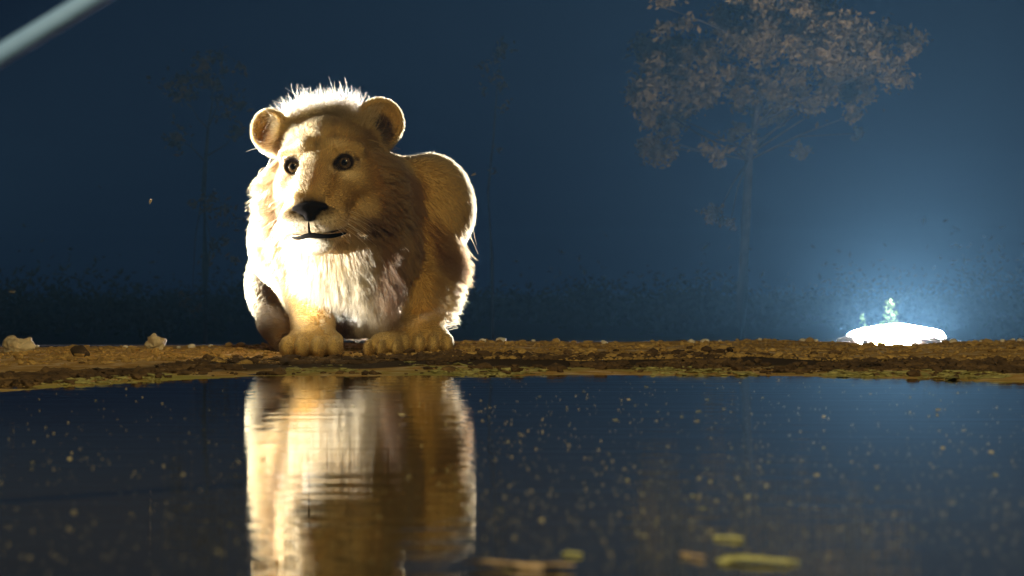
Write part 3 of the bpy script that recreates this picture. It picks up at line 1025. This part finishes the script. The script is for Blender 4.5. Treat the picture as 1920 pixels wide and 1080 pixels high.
for i, (px, sz) in enumerate([(905, 1), (938, 1.4), (1000, .6), (1133, .9), (1297, 1.1), (1322, 1.2), (1350, .6), (1425, .6), (1505, .9), (1518, 1.0), (1530, .6), (1785, 1.3),
                              (1828, .9), (1842, .8), (1880, .7), (1898, .8), (1912, 1.0), (235, .7), (335, .6), (360, 1.0), (395, .6), (70, .6)]):
    o = put('pebble', peb[i % 4], px, 8.15, .004, 'small white pebble lying along the far crest of the bank', 'pebble', 'pebbles along the crest of the bank', rz=i * 1.3)
    o.scale = (sz, sz, sz)
put('mud_lump', rock_mesh('mud_lump', 31, (.024, .03, .019), noise_color_mat('dark_mud', [(0.3, (0.02, 0.014, 0.009)), (0.7, (0.07, 0.045, 0.025))], 40, 0.9), 3, .35), 152, 7.0, .008,
    'dark brown mud lump on the left of the bank between the two pale stones', 'mud lump')

ICO_V, ICO_F = None, None
bm = bmesh.new(); bmesh.ops.create_icosphere(bm, subdivisions=1, radius=1)
bm.verts.ensure_lookup_table()
ICO_V = np.array([v_.co[:] for v_ in bm.verts]); ICO_F = np.array([[v_.index for v_ in f_.verts] for f_ in bm.faces]); bm.free()


def scatter(name, xs, ys, sizes, flat, mat, label_kind='stuff', sink=0.2, smooth=False):
    n = len(xs)
    z = ground_z(xs, ys)
    V = ICO_V[None] * (1 + rng.uniform(-.35, .35, (n, len(ICO_V), 1)))
    a = rng.uniform(0, 6.28, n)
    ca_, sa = np.cos(a)[:, None], np.sin(a)[:, None]
    sx = sizes * rng.uniform(.8, 1.7, n); sy = sizes * rng.uniform(.8, 1.4, n); sz = sizes * flat * rng.uniform(.6, 1.3, n)
    x = V[..., 0] * sx[:, None]; y = V[..., 1] * sy[:, None]
    X = x * ca_ - y * sa + xs[:, None]; Y = x * sa + y * ca_ + ys[:, None]
    Z = V[..., 2] * sz[:, None] + (z + sz * (1 - 2 * sink))[:, None] * 1.0
    VV = np.stack([X, Y, Z], -1).reshape(-1, 3)
    FF = (ICO_F[None] + (np.arange(n) * len(ICO_V))[:, None, None]).reshape(-1, 3)
    o = fast_mesh(name, VV, FF, mat, smooth=smooth)
    return tag(o, kind=label_kind)


m_clod = noise_color_mat('mud_clod', [(0.25, (0.022, 0.014, 0.009)), (0.5, (0.075, 0.046, 0.024)), (0.8, (0.19, 0.12, 0.055))], 9, 0.9, 0.4, 200)
n = 11000
xs = rng.uniform(-1.45, 1.75, n); ds = np.abs(rng.normal(0.72, 0.26, n)) + 0.05
ys = edge_y(xs) + ds
sz = np.clip(rng.lognormal(math.log(.0046), .55, n), .0015, .014)
keep = fbm2(xs * 8, ys * 5, 91, 3) > -0.28
scatter('mud_clods', xs[keep], ys[keep], sz[keep], .55, m_clod)
m_sand = noise_color_mat('dry_crumb', [(0.25, (0.17, 0.105, 0.035)), (0.7, (0.50, 0.34, 0.125))], 9, 0.95, 0.4, 200)
n = 9500
xs = rng.uniform(-1.45, 1.75, n); ys = np.maximum(rng.uniform(6.3, 8.3, n), edge_y(xs) + .9)
scatter('earth_crumbs', xs, ys, np.clip(rng.lognormal(math.log(.0024), .62, n), .001, .012), .6, m_sand)
m_alg = noise_color_mat('algae', [(0.25, (0.14, 0.14, 0.05)), (0.7, (0.42, 0.40, 0.17))], 14, 0.7, 0.3, 200)
n = 4200
xs = rng.uniform(-1.45, 1.75, n); ys = edge_y(xs) + rng.normal(0.20, 0.13, n)
keep = fbm2(xs * 13, ys * 5, 44, 3) > 0.0
scatter('algae_fringe', xs[keep], ys[keep], np.clip(rng.lognormal(math.log(.0045), .5, keep.sum()), .0015, .014), .22, m_alg, sink=0.1)

# ------------------------------------------------------------------ flecks and leaves afloat
m_fleck = noise_color_mat('floating_bit', [(0.3, (0.12, 0.11, 0.06)), (0.7, (0.60, 0.56, 0.36))], 12, 0.6, coords='Generated')
m_fleck2 = noise_color_mat('floating_bit_green', [(0.3, (0.14, 0.15, 0.05)), (0.7, (0.34, 0.33, 0.14))], 12, 0.6, coords='Generated')


def fleck_mesh(seed, mat):
    r = random.Random(seed)
    v = []; n_ = 7
    for z in (0.0, 1.0):
        for j in range(n_):
            t = 2 * math.pi * j / n_
            q = r.uniform(.6, 1.15) if z == 0 else q0[j] * .8
            if z == 0:
                if j == 0: q0 = []
                q0.append(q)
            v.append((q * math.cos(t) * 1.35, q * math.sin(t), z * (.45 + .25 * math.cos(t + seed))))
    f = [tuple(range(n_))[::-1], tuple(range(n_, 2 * n_))] + [(j, (j + 1) % n_, n_ + (j + 1) % n_, n_ + j) for j in range(n_)]
    me = bpy.data.meshes.new('floating_fleck'); me.from_pydata(v, [], f); me.materials.append(mat)
    return me


fm = [fleck_mesh(k, m_fleck if k % 3 else m_fleck2) for k in range(9)]
made = 0
while made < 298:
    px = random.uniform(870, 1920) if random.random() < 0.82 else random.uniform(0, 870)
    py = 716 + 364 * random.random() ** 0.85
    D = CAM_H * F / (py - 540)
    x = (px - 960) / F * D
    if D > float(edge_y(np.array([x]))[0]) - 0.05: continue
    o = bpy.data.objects.new('floating_fleck', fm[made % 9]); COL.objects.link(o)
    o.location = (x, D, 0.0008)
    k = D / F * min(3.6, random.lognormvariate(math.log(1.9), .42))
    o.scale = (k * random.uniform(.8, 1.5), k * random.uniform(1.0, 2.2), k * 0.5)
    o.rotation_euler = (random.uniform(-.1, .1), random.uniform(-.1, .1), random.uniform(0, 6.28))
    tag(o, 'tiny pale fleck of plant debris afloat on the dark pond', 'floating debris', 'flecks of debris afloat on the pond')
    made += 1


# the finest specks, far too many to count
n = 2600
px_ = np.where(rng.random(n) < .75, rng.uniform(860, 1920, n), rng.uniform(0, 860, n)); py_ = 712 + 368 * rng.random(n) ** .8
Dp = CAM_H * F / (py_ - 540); xp = (px_ - 960) / F * Dp
ok = Dp < edge_y(xp) - .04
Dp, xp = Dp[ok], xp[ok]; n = len(Dp)
k_ = (Dp / F * np.clip(rng.lognormal(math.log(.75), .45, n), .3, 1.8))[:, None, None]
base = np.array([(-1.3, 0, .1), (0, -1.5, .1), (1.4, .1, .1), (.1, 1.6, .1), (-.2, .1, .8)])
an = rng.uniform(0, 6.28, n)[:, None]
VX = base[None, :, 0] * np.cos(an) - base[None, :, 1] * np.sin(an); VY = base[None, :, 0] * np.sin(an) + base[None, :, 1] * np.cos(an)
VV = np.stack([VX, VY, np.repeat(base[None, :, 2], n, 0)], -1) * k_ + np.stack([xp, Dp, np.full(n, .0006)], -1)[:, None]
FF = (np.array([(0, 1, 4), (1, 2, 4), (2, 3, 4), (3, 0, 4)])[None] + (np.arange(n) * 5)[:, None, None]).reshape(-1, 3)
tag(fast_mesh('pond_scum', VV.reshape(-1, 3), FF, m_fleck, smooth=False), kind='stuff')


def leaf_mesh(name, ln_, wd, mat, curl=.05, seed=0):
    r = random.Random(seed); v, f = [], []
    n_ = 10
    for i in range(n_ + 1):
        t = i / n_
        w = wd * math.sin(math.pi * min(1, t * .94 + .05)) ** .7 * (1 + r.uniform(-.45, .3))
        z = curl * wd * math.sin(t * math.pi) * .6
        for s in (-1, 0, 1):
            v.append(((t - .5) * ln_, s * w * r.uniform(.04, .85) + math.sin(t * 5) * wd * .2, z + abs(s) * curl * w * .5 + .001))
    m_ = len(v)
    v += [(a, b_, c_ - .0012) for a, b_, c_ in v]
    for i in range(n_):
        for s in (0, 1):
            q = (i * 3 + s, (i + 1) * 3 + s, (i + 1) * 3 + s + 1, i * 3 + s + 1)
            f.append(q); f.append(tuple(k + m_ for k in q[::-1]))
        for s in (0, 2):
            f.append((i * 3 + s, (i + 1) * 3 + s, (i + 1) * 3 + s + m_, i * 3 + s + m_))
    return v, f


m_leaf = noise_color_mat('pale_green_leaf', [(0.3, (0.22, 0.24, 0.10)), (0.7, (0.60, 0.62, 0.30))], 90, 0.55)
m_leafp = noise_color_mat('pinkish_leaf', [(0.3, (0.24, 0.17, 0.11)), (0.7, (0.58, 0.45, 0.34))], 90, 0.55)
for px, py, ln_, wd, mat, rz, lab in [
        (1420, 1056, .056, .034, m_leaf, .1, 'large ragged pale green leaf afloat at the bottom of the picture'),
        (1365, 1012, .022, .018, m_leaf, .2, 'slim yellow green leaf afloat just above the largest leaf'),
        (955, 1064, .016, .035, m_leafp, .9, 'crumpled pinkish leaf afloat at the bottom edge right of the lion reflection'),
        (1072, 1042, .014, .012, m_leaf, .3, 'narrow olive leaf afloat right of the crumpled pinkish leaf'),
        (1293, 1046, .009, .022, m_leafp, .5, 'small orange brown leaf afloat left of the largest leaf'),
        (1000, 1068, .007, .05, m_leafp, 1.4, 'tiny whitish leaf afloat beside the crumpled pinkish leaf')]:
    D = CAM_H * F / (py - 540)
    v, f = leaf_mesh('floating_leaf', ln_, wd, mat, seed=int(px))
    o = mesh_obj('floating_leaf', v, f, mat, None, ((px - 960) / F * D, D, 0.001))
    o.rotation_euler = (0, 0, rz)
    tag(o, lab, 'leaf')

# ------------------------------------------------------------------ vegetation behind the bank
m_bark = noise_color_mat('bark', [(0.3, (0.012, 0.010, 0.008)), (0.7, (0.035, 0.027, 0.02))], 12, 0.9, 0.5, 60)


def leaf_material(name, a, b_):
    m = bpy.data.materials.new(name); m.use_nodes = True
    nt = m.node_tree; nt.nodes.clear()
    oi = nt.nodes.new('ShaderNodeTexCoord'); n_ = nt.nodes.new('ShaderNodeTexNoise'); n_.inputs['Scale'].default_value = 5
    r_ = nt.nodes.new('ShaderNodeValToRGB')
    r_.color_ramp.elements[0].position = .35; r_.color_ramp.elements[0].color = (*a, 1)
    r_.color_ramp.elements[1].position = .65; r_.color_ramp.elements[1].color = (*b_, 1)
    d_ = nt.nodes.new('ShaderNodeBsdfDiffuse'); t_ = nt.nodes.new('ShaderNodeBsdfTranslucent'); mx = nt.nodes.new('ShaderNodeMixShader')
    mx.inputs[0].default_value = .35
    out = nt.nodes.new('ShaderNodeOutputMaterial')
    nt.links.new(oi.outputs['Object'], n_.inputs['Vector']); nt.links.new(n_.outputs['Fac'], r_.inputs[0])
    nt.links.new(r_.outputs[0], d_.inputs[0]); nt.links.new(r_.outputs[0], t_.inputs[0])
    nt.links.new(d_.outputs[0], mx.inputs[1]); nt.links.new(t_.outputs[0], mx.inputs[2]); nt.links.new(mx.outputs[0], out.inputs[0])
    return m


m_foliage = leaf_material('dry_foliage', (0.045, 0.032, 0.014), (0.15, 0.098, 0.04))
m_scrub = leaf_material('scrub_foliage', (0.03, 0.03, 0.015), (0.07, 0.06, 0.03))
m_sprig = leaf_material('fresh_foliage', (0.08, 0.12, 0.04), (0.14, 0.20, 0.07))


def join(lst):
    v, f = [], []
    for a, b_ in lst:
        o = len(v); v += list(a); f += [tuple(o + k for k in q) for q in b_]
    return v, f


def leaves(centres, radii, counts, size, flat=.8):
    C = np.repeat(np.array(centres), counts, 0); Rr = np.repeat(np.array(radii), counts)
    n_ = len(C)
    u = nrm(rng.normal(0, 1, (n_, 3))) * np.abs(rng.normal(0, .62, (n_, 1))) * Rr[:, None]
    P_ = C + u * [1, 1, flat]
    a = nrm(rng.normal(0, 1, (n_, 3))); b2 = nrm(np.cross(a, rng.normal(0, 1, (n_, 3))))
    s = size * rng.uniform(.5, 1.4, (n_, 1))
    VV = np.stack([P_ - a * s, P_ + b2 * s * .45, P_ + a * s, P_ - b2 * s * .45], 1).reshape(-1, 3)
    return VV, np.arange(n_ * 4).reshape(-1, 4)


def tree(name, base_px, D, stem, clusters, label, leaf_size, per, mat, group=None, trunk_r=.06, cat='tree'):
    x = (base_px - 960) / F * D
    b0 = np.array([x, D, float(ground_z(np.array([x]), np.array([float(D)]))[0])])
    root = empty(name, b0)
    tag(root, label, cat, group)
    pts = [Vector((0, 0, -.05))] + [Vector(W(px, py, D + dy) - b0) for px, py, dy in stem]
    rad = [trunk_r * (1 - .75 * i / (len(pts) - 1)) for i in range(len(pts))]
    tubes = [tube(pts, rad, 8)]
    tr_v, tr_f = join(tubes)
    mesh_obj('trunk', tr_v, tr_f, m_bark, root)
    cs, rs, cn_ = [], [], []
    limbs = []
    for px, py, r_ in clusters:
        dy = random.uniform(-.45, .45) * D / 14
        c_ = W(px, py, D + dy) - b0
        rm = r_ * D / F
        for k in range(5):
            o_ = np.array([random.gauss(0, .55), random.gauss(0, .6), random.gauss(0, .5)]) * rm
            cs.append(c_ + o_); rs.append(rm * random.uniform(.35, .8)); cn_.append(max(2, int(per * (r_ / 50) ** 2 * random.uniform(.4, 1.3))))
        zt = c_[2] - .55 * math.hypot(c_[0], c_[1]) * random.uniform(.5, 1.2)
        zt = min(max(zt, pts[len(pts) // 2].z), pts[-1].z)
        s0 = pts[-1]
        for a_, b_ in zip(pts[:-1], pts[1:]):
            if a_.z <= zt <= b_.z: s0 = a_.lerp(b_, (zt - a_.z) / max(b_.z - a_.z, 1e-6))
        mid = (s0 + Vector(c_)) * .5 + Vector((random.uniform(-.06, .06), random.uniform(-.06, .06), random.uniform(-.02, .08)))
        limbs.append(tube([s0, mid, Vector(c_)], [trunk_r * .18, trunk_r * .12, trunk_r * .05], 5))
    v, f = join(limbs)
    mesh_obj('limbs', v, f, m_bark, root)
    VV, FF = leaves(cs, rs, cn_, leaf_size)
    o = fast_mesh('crown', VV, FF, mat, root, smooth=False)
    o['kind'] = 'stuff'
    return root


CL = [(1250, 15, 35), (1235, 95, 45), (1290, 85, 50), (1250, 150, 55), (1215, 190, 45), (1270, 220, 50), (1235, 260, 36), (1310, 160, 45), (1370, 30, 50), (1345, 110, 40),
      (1430, 20, 55), (1420, 80, 45), (1500, 20, 60), (1480, 75, 50), (1555, 40, 60), (1540, 100, 50), (1600, 60, 50), (1610, 120, 45), (1650, 80, 45), (1690, 115, 40),
      (1560, 150, 45), (1620, 165, 36), (1440, 140, 40), (1390, 160, 36), (1500, 145, 36), (1520, 180, 28), (1600, 215, 26), (1385, 250, 30), (1340, 290, 24), (1500, 275, 20),
      (1440, 220, 22), (1230, 275, 16), (1345, 405, 22), (1370, 415, 14), (1480, 210, 22), (1610, 250, 14), (1400, 200, 26), (1700, 80, 26), (1450, -60, 60), (1560, -70, 60), (1380, -50, 50)]
tree('tree', 1395, 21.0, [(1392, 560, 0), (1398, 420, 0), (1404, 300, .1), (1425, 180, .1), (1440, 80, 0)], CL,
     'dim brown leafed tree at the top right above the floodlight glow', .028, 420, m_foliage)
tree('slender_tree', 925, 25.0, [(922, 480, 0), (915, 360, 0), (926, 250, .1), (932, 160, 0)], [(930, 150, 26), (925, 90, 30), (940, 200, 16), (905, 130, 18), (935, 280, 10), (925, 320, 8)],
     'faint slender tree between the lion and the large tree', .03, 60, m_foliage, trunk_r=.02)
tree('bushy_tree', 385, 26.0, [(385, 500, 0), (382, 350, 0), (390, 240, 0)], [(360, 200, 50), (420, 170, 45), (390, 130, 40), (330, 260, 40), (440, 250, 36), (370, 380, 40), (400, 470, 36), (360, 560, 30)],
     'barely visible tree in the dark behind the left side of the lion', .035, 60, m_foliage, trunk_r=.05)


n_ = 420
dx = rng.uniform(-26, 26, n_); dy = rng.uniform(38, 85, n_)
hh_ = rng.gamma(2.0, .20, n_) + .15
cs_ = np.stack([dx, dy, ground_z(dx, dy) + hh_ * .45], -1)
VV, FF = leaves(cs_, hh_ * 1.1, np.full(n_, 260), .075, .55)
sc_ = fast_mesh('distant_scrub', VV, FF, m_scrub, smooth=False)
tag(sc_, kind='stuff')


def sprig(px, D, hpx, wpx, label, n_):
    x = (px - 960) / F * D
    g = float(ground_z(np.array([x]), np.array([D]))[0])
    root = empty('young_plant', (x, D, g)); tag(root, label, 'plant')
    hh = hpx * D / F; ww = wpx * D / F
    v, f = tube([(0, 0, -.01), (.003, 0, hh * .5), (0, 0, hh)], [.003, .002, .0008], 6)
    mesh_obj('stem', v, f, m_bark, root)
    cs = [(random.uniform(-1, 1) * ww * (1 - t) * .5, random.uniform(-1, 1) * ww * (1 - t) * .5, hh * t) for t in np.linspace(.1, .98, n_)]
    VV, FF = leaves(cs, [ww * .16] * n_, [9] * n_, .0125)
    o = fast_mesh('leaves', VV, FF, m_sprig, root, smooth=False); o['kind'] = 'stuff'


sprig(1668, 17.4, 88, 60, 'small pointed green plant sticking up behind the floodlight', 36)
sprig(1617, 17.4, 55, 30, 'lower thin green plant left of the pointed plant behind the floodlight', 16)

# ------------------------------------------------------------------ pale pole across the top left corner, near the camera
m_pole = noise_color_mat('pale_pole', [(0.3, (0.095, 0.19, 0.46)), (0.7, (0.115, 0.22, 0.50))], 20, 0.7, 0.1, 80)
pa, pb = W(-460, 384, 1.9), W(720, -336, 2.0)
ctr = (pa + pb) / 2
pts = [pa + (pb - pa) * t - ctr for t in np.linspace(0, 1, 12)]
v, f = tube(pts, [.0078] * 12, 16)
f.append(tuple(range(16))[::-1]); f.append(tuple(range(len(v) - 16, len(v))))
pole = mesh_obj('pole', v, f, m_pole, None, ctr)
tag(pole, 'pale blue grey pole slanting across the top left corner', 'pole')

# ------------------------------------------------------------------ insects in the lamplight
m_moth = noise_color_mat('moth', [(0.3, (0.2, 0.18, 0.15)), (0.7, (0.32, 0.3, 0.26))], 30, 0.8)
for px, py, D, rz, lab in [(283, 378, 6.7, 1.1, 'pale moth flying in the dark left of the lion'), (888, 328, 7.0, .25, 'pale moth flying right beside the raised shoulder of the lion'),
                           (22, 548, 6.4, -.15, 'pale moth flying at the far left above the pale stones')]:
    root = empty('moth', W(px, py, D)); tag(root, lab, 'moth')
    root.rotation_euler = (0, -rz, 0)
    pts = [(t, 0, 0) for t in np.linspace(-.008, .008, 6)]
    v, f = tube([Vector(q) for q in pts], [.0004, .0013, .0016, .0015, .0011, .0004], 6)
    mesh_obj('abdomen', v, f, m_moth, root)
    for s in (-1, 1):
        mesh_obj('wing', [(-.006, 0, 0), (.004, 0, 0), (.007, s * .010, .004), (-.003, s * .009, .003), (-.006, 0, .0004), (.004, 0, .0004), (.007, s * .010, .0043), (-.003, s * .009, .0033)],
                 [(0, 1, 2, 3), (7, 6, 5, 4), (0, 4, 5, 1), (1, 5, 6, 2), (2, 6, 7, 3), (3, 7, 4, 0)], m_moth, root, smooth=False)

# ------------------------------------------------------------------ haze
HAZE = True
if HAZE:
    m_haze = bpy.data.materials.new('night_haze'); m_haze.use_nodes = True
    nt = m_haze.node_tree; nt.nodes.clear()
    pv = nt.nodes.new('ShaderNodeVolumePrincipled')
    pv.inputs['Color'].default_value = (0.31, 0.69, 1.0, 1)
    pv.inputs['Density'].default_value = 0.00092
    pv.inputs['Anisotropy'].default_value = 0.1
    om = nt.nodes.new('ShaderNodeOutputMaterial'); nt.links.new(pv.outputs[0], om.inputs['Volume'])
    x0, x1, y0, y1, z0, z1 = -165, 165, -35, 265, -2.0, 6.0
    v = [(x, y, z) for x in (x0, x1) for y in (y0, y1) for z in (z0, z1)]
    f = [(0, 1, 3, 2), (4, 6, 7, 5), (0, 4, 5, 1), (2, 3, 7, 6), (0, 2, 6, 4), (1, 5, 7, 3)]
    hz_ = mesh_obj('haze', v, f, m_haze, smooth=False)
    tag(hz_, kind='stuff')
